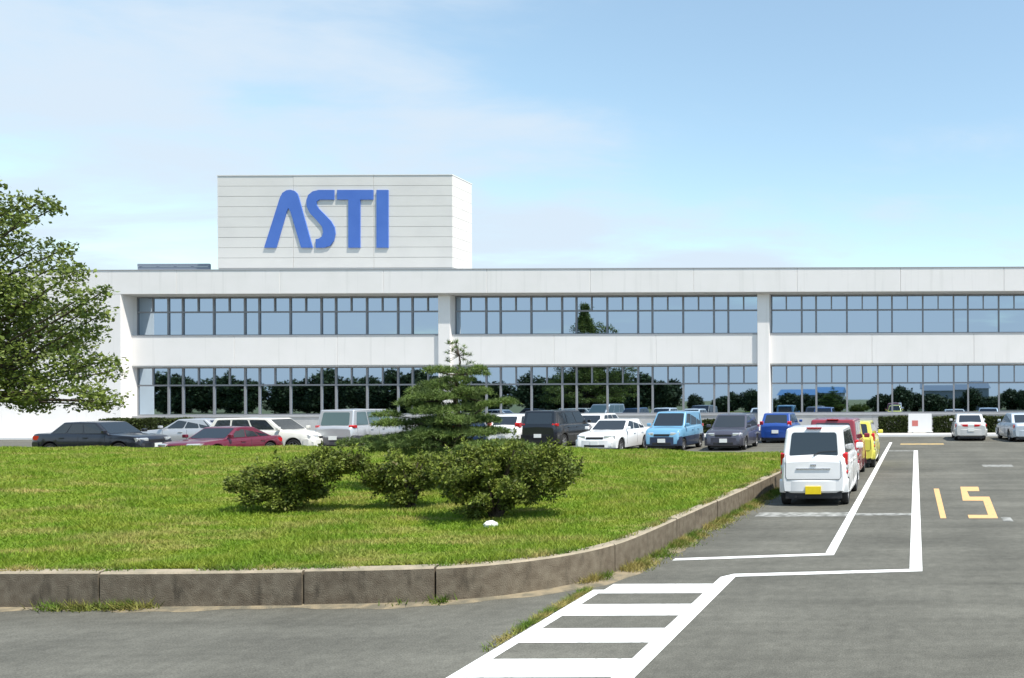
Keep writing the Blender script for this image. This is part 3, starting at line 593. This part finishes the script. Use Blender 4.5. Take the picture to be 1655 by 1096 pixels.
def make_car(name, label, paint, pos, heading, L=4.5, W=1.7, H=1.42, belt=0.92, hood=0.82, deck=0.95, nose=0.62, xa=0.95, xb=0.3, xc=-1.0, xd=-1.6, wr=0.29, base=2.6, floor=0.2, rear='wide',
             glass=CARGLASS, grp='parked cars', roofw=0.80, plate=PLATEW, rails=False, wiper=False, lower=None, cat='car', tail_h=None, parcel=None, pillars=(0.40, 0.70)):
    o = empty(name, (pos[0], pos[1], 0.0), heading); tag(o, label, cat, grp)
    hw = W / 2; F_, B_ = L / 2, -L / 2; ax = [base / 2, -base / 2]; ra = wr + 0.055
    if B_ + 0.9 > 0: pass
    sh = (F_ - base / 2) - (0.78 if L > 3.8 else 0.62); ax = [a + sh for a in ax] if abs(sh) < 0.4 else ax
    top = [(B_, deck - 0.16), (B_ + 0.05, deck - 0.03), (B_ + 0.18, deck), (xd, max(belt, deck)), (xa, belt), (F_ - 0.32, hood), (F_ - 0.12, hood - 0.06), (F_ - 0.03, nose + 0.06), (F_, nose)]
    st_ = set(np.round(np.linspace(B_, F_, 22), 3)) | {round(B_ + 0.03, 3), round(B_ + .1, 3), round(F_ - .03, 3), round(F_ - .1, 3), round(xa, 3), round(xd, 3)}
    for a in ax:
        st_ = {v for v in st_ if not (a - ra - 0.03 < v < a + ra + 0.03)} | {round(a + ra * math.cos(R(t_)), 4) for t_ in range(0, 181, 15)} | {round(a - ra - 0.006, 4), round(a + ra + 0.006, 4)}
    stt = sorted(st_); vs_ = []; mi_ = []; fs_ = []
    for x in stt:
        e = abs(2 * x / L); pw = hw * (1 - 0.10 * e ** 5 - 0.05 * max(0, e - 0.93) / 0.07); tz_ = lerp_prof(top, x); zb_ = floor + 0.10 * max(0, (e - 0.80) / 0.2)
        ar = zb_
        for a in ax:
            if abs(x - a) < ra: ar = max(zb_, wr + math.sqrt(max(0, ra * ra - (x - a) ** 2)))
        sh_ = tz_ - 0.07; mz = max(ar + 0.03, zb_ + (sh_ - zb_) * 0.55); mz = min(mz, sh_ - 0.01); kz = max(ar + 0.012, min(zb_ + 0.13, mz - 0.01)); kz = min(kz, mz - 0.004)
        half = [(0.0, zb_), (pw * 0.70, zb_), (pw * 0.70, ar), (pw * 0.955, ar), (pw * 0.985, kz), (pw, mz), (pw * 0.975, sh_), (pw * 0.93, tz_ - 0.018), (pw * 0.82, tz_), (0.0, tz_ + 0.025)]
        for (y, z) in half: vs_.append((x, y, z))
        for (y, z) in half[1:-1][::-1]: vs_.append((x, -y, z))
    k = 18
    for i in range(len(stt) - 1):
        for j in range(k):
            fs_.append((i * k + j, i * k + (j + 1) % k, (i + 1) * k + (j + 1) % k, (i + 1) * k + j)); dark = j in (0, 1, 2, 15, 16, 17); mi_.append(1 if dark else (2 if lower and j in (3, 4, 13, 14) else 0))
    fs_ += [tuple(range(k)), tuple((len(stt) - 1) * k + j for j in range(k))]; mi_ += [0, 0]
    body = link('body', fixnormals(mesh('body', vs_, fs_, [paint, BLACKP, lower or paint], mi_, sharp=R(38))), o)
    # greenhouse
    yb_, yr_, zb_, zr_ = hw * 0.925, hw * roofw, belt - 0.03, H
    zbr = max(belt, deck) - 0.03
    A = [(xa, yb_, zb_), (xa, -yb_, zb_)]; Bq = [(xb, yr_ * 0.96, zr_ - 0.03), (xb, -yr_ * 0.96, zr_ - 0.03)]; Cq = [(xc, yr_ * 0.97, zr_ - 0.03), (xc, -yr_ * 0.97, zr_ - 0.03)]; D = [(xd, yb_ * 0.97, zb_), (xd, -yb_ * 0.97, zb_)]
    mid = [((xb + xc) / 2, yr_, zr_ - 0.012), ((xb + xc) / 2, 0, zr_ + 0.012), ((xb + xc) / 2, -yr_, zr_ - 0.012)]
    gv = [A[0], A[1], Bq[0], (xb, 0, zr_ - 0.03), Bq[1], Cq[0], (xc, 0, zr_ - 0.03), Cq[1], D[0], D[1]] + mid
    gf = [(0, 1, 4, 3, 2), (2, 3, 11, 10), (3, 4, 12, 11), (10, 11, 6, 5), (11, 12, 7, 6), (5, 6, 7, 9, 8), (0, 2, 10, 5, 8), (1, 9, 7, 12, 4), (0, 8, 9, 1)]
    cab = link('cabin', fixnormals(mesh('cabin', gv, gf, paint, sharp=R(50))), o); bv = cab.modifiers.new('bevel', 'BEVEL'); bv.width = 0.055; bv.segments = 4; bv.limit_method = 'ANGLE'; bv.angle_limit = R(25); bv.harden_normals = True
    bo = body.modifiers.new('bevel', 'BEVEL'); bo.width = 0.018; bo.segments = 2; bo.limit_method = 'ANGLE'; bo.angle_limit = R(40)
    link('windscreen', glass_quad([A[1], A[0], Bq[0], Bq[1]], (0.055, 0.055), (0.10, 0.09)).me('windscreen', glass, fix=True), o)
    link('rear_window', glass_quad([D[0], D[1], Cq[1], Cq[0]], (0.11, 0.11), (0.13 if rear != 'kei' else 0.06, 0.14)).me('rear_window', glass, fix=True), o)
    cuts = [0.0] + list(pillars) + [1.0]
    for s_ in (0, 1):
        for q_ in range(len(cuts) - 1):
            l0, l1 = cuts[q_], cuts[q_ + 1]; i0 = 0.075 if q_ == 0 else 0.014; i1 = 0.075 if q_ == len(cuts) - 2 else 0.014
            qd = [D[s_], A[s_], Bq[s_], Cq[s_]]; l0, l1 = 1 - l1, 1 - l0; i0, i1 = i1, i0
            gq = glass_quad(qd, (i0, i1), (0.13, 0.13), off=-0.006 if s_ == 0 else 0.006, th=0.012 if s_ else -0.012, u0=l0, u1=l1); link('side_window', gq.me('side_window', glass, fix=True), o)
    # wheels
    tw = 0.17 if W < 1.55 else 0.20; tm, rm = wheel_meshes(wr, tw)
    for a in ax:
        for s_ in (1, -1):
            wh = link('wheel', tm, o, (a, s_ * (hw * 0.965 - tw / 2), wr)); wh.rotation_euler = (0, 0, 0 if s_ > 0 else math.pi); link('rim', rm, wh)
    boxobj('underbody', B_ + 0.10, F_ - 0.12, -hw * 0.69, hw * 0.69, floor - 0.07, floor + 0.02, BLACKP, o)
    boxobj('rear_valance', B_ + 0.03, B_ + 0.12, -hw * 0.80, hw * 0.80, floor - 0.06, floor + 0.09, BLACKP, o)
    link('exhaust_pipe', MB().tube([(B_ + 0.35, hw * 0.5, floor - 0.02), (B_ - 0.01, hw * 0.5, floor - 0.02)], [0.025, 0.025], 10).me('exhaust_pipe', BLACKP), o)
    for s_ in (1, -1):                                              # gaps round the doors
        for hx in (xa - 0.12, (xa + xd) / 2 + 0.05, xd + 0.28):
            if any(abs(hx - a) < ra + 0.02 for a in ax): continue
            e = abs(2 * hx / L); pw = hw * (1 - 0.10 * e ** 5); pl = []
            for tz_ in np.linspace(floor + 0.14, belt - 0.05, 7): q_ = (tz_ - floor) / (belt - 0.07 - floor); pl.append((hx, s_ * pw * float(np.interp(q_, [0, 0.18, 0.55, 1.0], [0.97, 0.985, 1.0, 0.975])), tz_))
            link('door_gap', MB().tube(pl, [0.006] * 7, 5).me('door_gap', BLACKP), o)
    # bumpers, lamps, plates, mirrors, handles
    def curved(x_end, sgn, z0, z1, wid, mt_, nm, proud=0.03, y0=-1, y1=1, n=10):
        mb_ = MB(); vv = []
        for i in range(n + 1):
            t_ = y0 + (y1 - y0) * i / n; y = t_ * hw * wid; bx = x_end + sgn * proud - sgn * 0.16 * abs(t_ * wid) ** 4
            vv += [(bx - sgn * 0.03, y, z0), (bx, y, z0 + 0.04), (bx, y, z1 - 0.03), (bx - sgn * 0.05, y, z1), (bx - sgn * 0.22, y, z1 - 0.01), (bx - sgn * 0.22, y, z0)]
        ff = [(i * 6 + j, (i + 1) * 6 + j, (i + 1) * 6 + (j + 1) % 6, i * 6 + (j + 1) % 6) for i in range(n) for j in range(6)] + [tuple(range(6)), tuple(n * 6 + j for j in range(6))]
        mb_.add(vv, ff); return link(nm, mb_.me(nm, mt_, sharp=R(35), fix=True), o)
    bmat = lower or paint
    curved(F_, 1, floor + 0.02, nose - 0.02, 0.985, bmat, 'front_bumper'); rb = floor + 0.06
    rbz = min(deck - 0.34, floor + (0.44 if rear != 'kei' else 0.34)); curved(B_, -1, rb, rbz, 0.985, bmat, 'rear_bumper')
    boxobj('grille', F_ - 0.06, F_ + 0.012, -hw * 0.42, hw * 0.42, nose - 0.005, nose + 0.085, BLACKP, o, bevel=0.012)
    boxobj('air_intake', F_ - 0.05, F_ + 0.036, -hw * 0.5, hw * 0.5, floor + 0.07, floor + 0.17, BLACKP, o, bevel=0.012)
    for s_ in (1, -1):
        a_, b_ = sorted((s_ * 0.47, s_ * 0.93)); hl = curved(F_, 1, nose - 0.005, min(hood - 0.03, nose + 0.15), 0.99, CLEARL, 'headlight', 0.004, a_, b_, 5)
        if rear == 'kei':
            a_, b_ = sorted((s_ * 0.84, s_ * 0.968)); t0 = curved(B_, -1, 0.86, 1.12, 0.99, REDL, 'taillight', 0.012, a_, b_, 4); t1 = curved(B_, -1, 0.665, 0.745, 0.995, REDL, 'reflector', 0.012, *sorted((s_ * 0.80, s_ * 0.965)), 4)
            curved(B_, -1, 0.755, 0.85, 0.99, CLEARL, 'reversing_lamp', 0.010, a_, b_, 4)
        elif rear == 'band': curved(B_, -1, deck - 0.24, deck - 0.08, 0.96, REDL, 'taillight', 0.012, *sorted((s_ * 0.20, s_ * 0.98)), 7)
        elif rear == 'tall': curved(B_, -1, deck - 0.10, deck + (0.02 if tail_h is None else tail_h), 0.97, REDL, 'taillight', 0.012, *sorted((s_ * 0.76, s_ * 0.98)), 4)
        else: curved(B_, -1, deck - 0.26, deck - 0.09, 0.96, REDL, 'taillight', 0.012, *sorted((s_ * 0.60, s_ * 0.98)), 5)
        mx_ = xa - 0.10; mr_ = MB().box(mx_ - 0.05, mx_ + 0.07, s_ * hw * 0.95 - (0.0 if s_ > 0 else 0.17), s_ * hw * 0.95 + (0.17 if s_ > 0 else 0.0), belt + 0.03, belt + 0.16); mo = link('mirror', mr_.me('mirror', paint), o)
        bv = mo.modifiers.new('bevel', 'BEVEL'); bv.width = 0.03; bv.segments = 3
        for hx in (0.05, -0.85 if L > 3.6 else -0.75): boxobj('door_handle', hx - 0.09, hx + 0.09, *sorted((s_ * hw * 0.985, s_ * (hw + 0.018))), belt - 0.16, belt - 0.125, paint, o, bevel=0.008)
    pz_ = rbz - 0.28 if rear == 'kei' else floor + 0.30
    pz_ = 0.26 if rear == 'kei' else pz_
    boxobj('number_plate', B_ - 0.056, B_ - 0.032, -0.165, 0.165, pz_, pz_ + 0.165, plate, o, bevel=0.004); boxobj('number_plate', F_ + 0.032, F_ + 0.052, -0.165, 0.165, floor + 0.16, floor + 0.325, plate, o, bevel=0.004)
    if wiper: link('rear_wiper', MB().tube([(B_ + 0.02, 0.0, belt + 0.03), (B_ + 0.06, -0.12, belt + 0.10), (B_ + 0.07, -0.48, belt + 0.12)], [0.012, 0.009, 0.006], 6).me('rear_wiper', BLACKP), o)
    if rear == 'kei':
        link('tailgate_gap', MB().tube([(B_ - 0.003, -hw * 0.78, 1.08), (B_ - 0.003, -hw * 0.79, 0.62), (B_ - 0.006, -hw * 0.74, 0.565), (B_ - 0.006, hw * 0.74, 0.565), (B_ - 0.003, hw * 0.79, 0.62), (B_ - 0.003, hw * 0.78, 1.08)], [0.005] * 6, 5).me('tailgate_gap', BLACKP), o)
        boxobj('tailgate_handle', B_ - 0.022, B_ + 0.02, -0.36, 0.36, 0.775, 0.80, CHROME, o, bevel=0.006); boxobj('emblem', B_ - 0.016, B_ + 0.02, -0.06, 0.06, 0.84, 0.885, CHROME, o, bevel=0.01)
        boxobj('high_brake_light', xc - 0.05, xc + 0.05, -0.16, 0.16, H - 0.035, H - 0.012, REDL, o, bevel=0.004)
    return o
NORTH, SOUTH, EAST, WEST = R(90), R(-90), 0.0, R(180)
WHITE = carpaint('car_white', (0.83, 0.83, 0.83)); SILVER = carpaint('car_silver', (0.52, 0.53, 0.55), 0.45, 0.35); CREAM = carpaint('car_cream', (0.72, 0.71, 0.66))
BLACKC = carpaint('car_black', (0.012, 0.014, 0.022)); MAROON = carpaint('car_maroon', (0.13, 0.010, 0.028)); NAVY = carpaint('car_navy', (0.008, 0.009, 0.013)); LBLUE = carpaint('car_light_blue', (0.15, 0.34, 0.51))
DGREY = carpaint('car_dark_grey', (0.085, 0.085, 0.115), 0.4, 0.35); BLUEC = carpaint('car_blue', (0.014, 0.058, 0.27)); REDC = carpaint('car_red', (0.25, 0.022, 0.035)); YELL = carpaint('car_yellow', (0.72, 0.66, 0.10)); SGREY = carpaint('car_grey', (0.09, 0.09, 0.105), 0.3)
KEI = dict(L=3.4, W=1.475, H=1.66, belt=1.03, hood=0.98, deck=1.08, nose=0.66, xa=1.05, xb=0.52, xc=-1.52, xd=-1.64, wr=0.265, base=2.36, floor=0.22, rear='kei', roofw=0.83, pillars=(0.33, 0.68))
van = make_car('parked_car', 'nearest white boxy small car with yellow plate beside the low wall', WHITE, (-2.15, 18.55), NORTH, plate=PLATEY, wiper=True, **KEI)
make_car('parked_car', 'red small car mostly hidden ahead of the nearest white car', REDC, (-2.28, 23.6), NORTH, plate=PLATEY, **{**KEI, 'H': 1.70, 'L': 3.4})
make_car('parked_car', 'yellow small car peeking out beyond the red car', YELL, (-2.04, 27.6), NORTH, plate=PLATEY, **{**KEI, 'H': 1.52, 'belt': 0.98, 'xc': -1.45, 'roofw': 0.76})
def cpos(px, Y): q_ = at(px, 700, Y); return (q_.x, Y)
SED = dict(L=4.5, W=1.7, H=1.40, belt=0.92, hood=0.84, deck=0.96, nose=0.60, xa=0.98, xb=0.30, xc=-0.92, xd=-1.55)
MVAN = dict(L=4.5, W=1.7, H=1.80, belt=1.06, hood=0.98, deck=1.12, nose=0.68, xa=1.45, xb=0.62, xc=-1.95, xd=-2.15, wr=0.31, base=2.7, rear='tall', roofw=0.84, pillars=(0.36, 0.66))
WAG = dict(L=4.6, W=1.7, H=1.50, belt=0.95, hood=0.86, deck=1.0, nose=0.60, xa=1.05, xb=0.36, xc=-1.85, xd=-2.15, rear='tall', pillars=(0.38, 0.68))
HATCH = dict(L=3.8, W=1.66, H=1.50, belt=0.95, hood=0.88, deck=1.0, nose=0.62, xa=1.05, xb=0.35, xc=-1.35, xd=-1.78, wr=0.28, base=2.4, rear='tall')
make_car('parked_car', 'black sedan parked side on at the far left behind the lawn', BLACKC, cpos(168, 32.8), R(3), **{**SED, 'H': 1.42, 'L': 4.15, 'xd': -1.45, 'xa': 0.9})
make_car('parked_car', 'silver sedan partly hidden behind the black sedan and maroon coupe', SILVER, cpos(318, 38.2), R(182), **SED)
make_car('parked_car', 'low maroon coupe half hidden by the lawn in front of the white wagon', MAROON, (-26.9, 31.25), R(268), **{**SED, 'L': 3.9, 'H': 1.24, 'belt': 0.80, 'hood': 0.72, 'deck': 0.82, 'nose': 0.52, 'xa': 0.75, 'xb': 0.12, 'xc': -0.6, 'xd': -1.5, 'wr': 0.28, 'base': 2.4})
make_car('parked_car', 'white station wagon parked side on behind the maroon coupe', CREAM, cpos(438, 35.1), R(2), **WAG)
make_car('parked_car', 'silver minivan with pale rear window and two red lamps left of the pine', SILVER, cpos(588, 37.3), R(95), glass=CARGLASSP, lower=SGREY, **{**MVAN, 'H': 1.84})
make_car('parked_car', 'dark blue car hidden behind the pine tree', carpaint('car_deep_blue', (0.02, 0.045, 0.13)), cpos(743, 39.5), R(90), **{**HATCH, 'W': 1.68})
make_car('parked_car', 'white hatchback with its rear and red lamps showing right of the pine', WHITE, cpos(843, 40.4), R(90), **{**HATCH, 'W': 1.62, 'H': 1.52, 'tail_h': 0.12})
make_car('parked_car', 'black minivan parked tail out between two white cars', NAVY, cpos(904, 38.7), R(90), **{**MVAN, 'H': 1.74, 'L': 4.4})
make_car('parked_car', 'white car in the second row, only its roof and window above the white sedan', WHITE, cpos(972, 43.0), R(90), **{**HATCH, 'H': 1.50, 'W': 1.66})
make_car('parked_car', 'white sedan with its front to the lawn beside the light blue hatchback', WHITE, cpos(996, 35.2), R(268), **{**SED, 'L': 4.4, 'H': 1.39})
make_car('parked_car', 'light blue boxy hatchback with its front to the lawn', LBLUE, cpos(1092, 36.0), R(268), lower=carpaint('car_blue_trim', (0.03, 0.045, 0.09)), **{**KEI, 'L': 3.6, 'W': 1.6, 'H': 1.70, 'nose': 0.66, 'rear': 'tall'})
make_car('parked_car', 'dark grey car facing the lawn beside the light blue hatchback', DGREY, cpos(1186, 36.5), R(270), **{**HATCH, 'L': 4.0, 'W': 1.7, 'H': 1.56})
make_car('parked_car', 'bright blue hatchback seen past the left side of the nearest white car', BLUEC, cpos(1263, 42.0), R(90), **{**HATCH, 'W': 1.66, 'H': 1.52, 'tail_h': 0.1})
make_car('parked_car', 'silver white sedan with a wide band of red tail lamps by the hedge', carpaint('car_pearl', (0.62, 0.62, 0.61), 0.2), cpos(1565, 43.8), R(90), **{**SED, 'rear': 'band', 'W': 1.72})
make_car('parked_car', 'pale silver blue sedan cut off by the right edge of the photo', carpaint('car_ice', (0.50, 0.56, 0.63), 0.35, 0.35), cpos(1648, 42.6), R(96), **{**SED, 'W': 1.74, 'H': 1.45})

# ------------------------------------------------------------------ across the road behind the viewer: what the window glass mirrors
def dark_crown(n, rx, ry, rz, zc_, size, cone=False):
    if cone:
        h = RNG.uniform(0, 1, n) ** 1.3; a = RNG.uniform(0, 2 * math.pi, n); rr = rx * (1 - h) ** 0.85 * RNG.uniform(0.45, 1.05, n) * (0.8 + 0.3 * np.sin(h * 38)); p = np.stack([rr * np.cos(a), rr * np.sin(a), zc_ + h * rz], 1)
    else:
        ps = []
        for k_ in range(34):
            c = ball(1, 0.3)[0] * np.array((rx, ry, rz)) * 0.72; ps.append(c + ball(n // 34) * np.array((rx, ry, rz)) * RNG.uniform(0.25, 0.42))
        p = np.concatenate(ps); p[:, 2] += zc_
    return fast_quads('crown', leaf_faces(p, size, 0.3, 0.7), DARKTREE)
crownsB = [dark_crown(7000, 3.6, 3.2, 3.1, 3.0, 0.46), dark_crown(7000, 3.4, 3.2, 3.5, 3.2, 0.46), dark_crown(4200, 2.6, 2.3, 1.8, 1.6, 0.40)]
tm_ = MB().tube([(0, 0, -0.1), (0.05, 0, 1.5), (0, 0.05, 3.4)], [0.2, 0.15, 0.06], 8).me('trunk', BARK)
def btree(k_, x, y, s_, label):
    o = empty('roadside_tree', (x, y, -0.03), random.uniform(0, 6)); o.scale = (s_ * random.uniform(0.85, 1.2), s_, s_ * random.uniform(0.82, 1.15)); tag(o, label, 'tree', 'trees across the road mirrored in the glass')
    link('trunk', tm_, o); link('crown', crownsB[k_], o)
GL = 'dark leafy tree across the road, seen mirrored in the ground floor windows'
for i in range(15): btree(i % 2, -113 + i * 3.6 + random.uniform(-0.8, 0.8), -17 + random.uniform(-2, 2), random.uniform(0.80, 1.08), GL)
for x, s_ in ((-56, 0.95), (-52.5, 1.0), (-48.6, 1.12), (-44.5, 1.0), (-41, 1.05), (-37.5, 0.98)): btree(random.randint(0, 1), x, -16 + random.uniform(-1, 1), s_, GL)
for k in range(20):
    x = -33 + k * 2.75 + random.uniform(-0.9, 0.9)
    if not (-10.5 < x < -6.5): btree(2 if k % 3 else 1, x, -18 + random.uniform(-3, 2), random.uniform(0.7, 1.1) * (1 if k % 3 else 0.62), 'low dark tree across the road, mirrored in the windows at the right')
def shed(x0, x1, y0, y1, h, roofcol, label):
    o = empty('shed', ((x0 + x1) / 2, (y0 + y1) / 2, -0.03)); tag(o, label, 'building', 'sheds across the road'); a, b = (x1 - x0) / 2, (y1 - y0) / 2
    boxobj('wall', -a, a, -b, b, 0, h, mat('shed_wall', (0.30, 0.33, 0.36), 0.7, col2=(0.26, 0.29, 0.32), nscale=0.5), o)
    link('roof', fixnormals(mesh('roof', [(-a - .3, -b - .3, h), (a + .3, -b - .3, h), (a + .3, b + .3, h), (-a - .3, b + .3, h), (-a - .3, 0, h + 1.0), (a + .3, 0, h + 1.0)], [(0, 1, 5, 4), (2, 3, 4, 5), (0, 4, 3), (1, 2, 5), (3, 2, 1, 0)], roofcol)), o)
    for k_ in range(3): boxobj('door', -a + 1 + k_ * (2 * a / 3), -a + 1 + k_ * (2 * a / 3) + 1.6, b + 0.002, b + 0.05, 0, 2.2, FRAME, o)
shed(-22, -12, -34, -26, 2.9, mat('blue_roof', (0.06, 0.16, 0.32), 0.6), 'low blue roofed shed across the road, mirrored in the windows')
shed(1, 12, -38, -28, 3.6, mat('grey_roof', (0.12, 0.15, 0.19), 0.5), 'low grey roofed shed across the road, mirrored at the right')
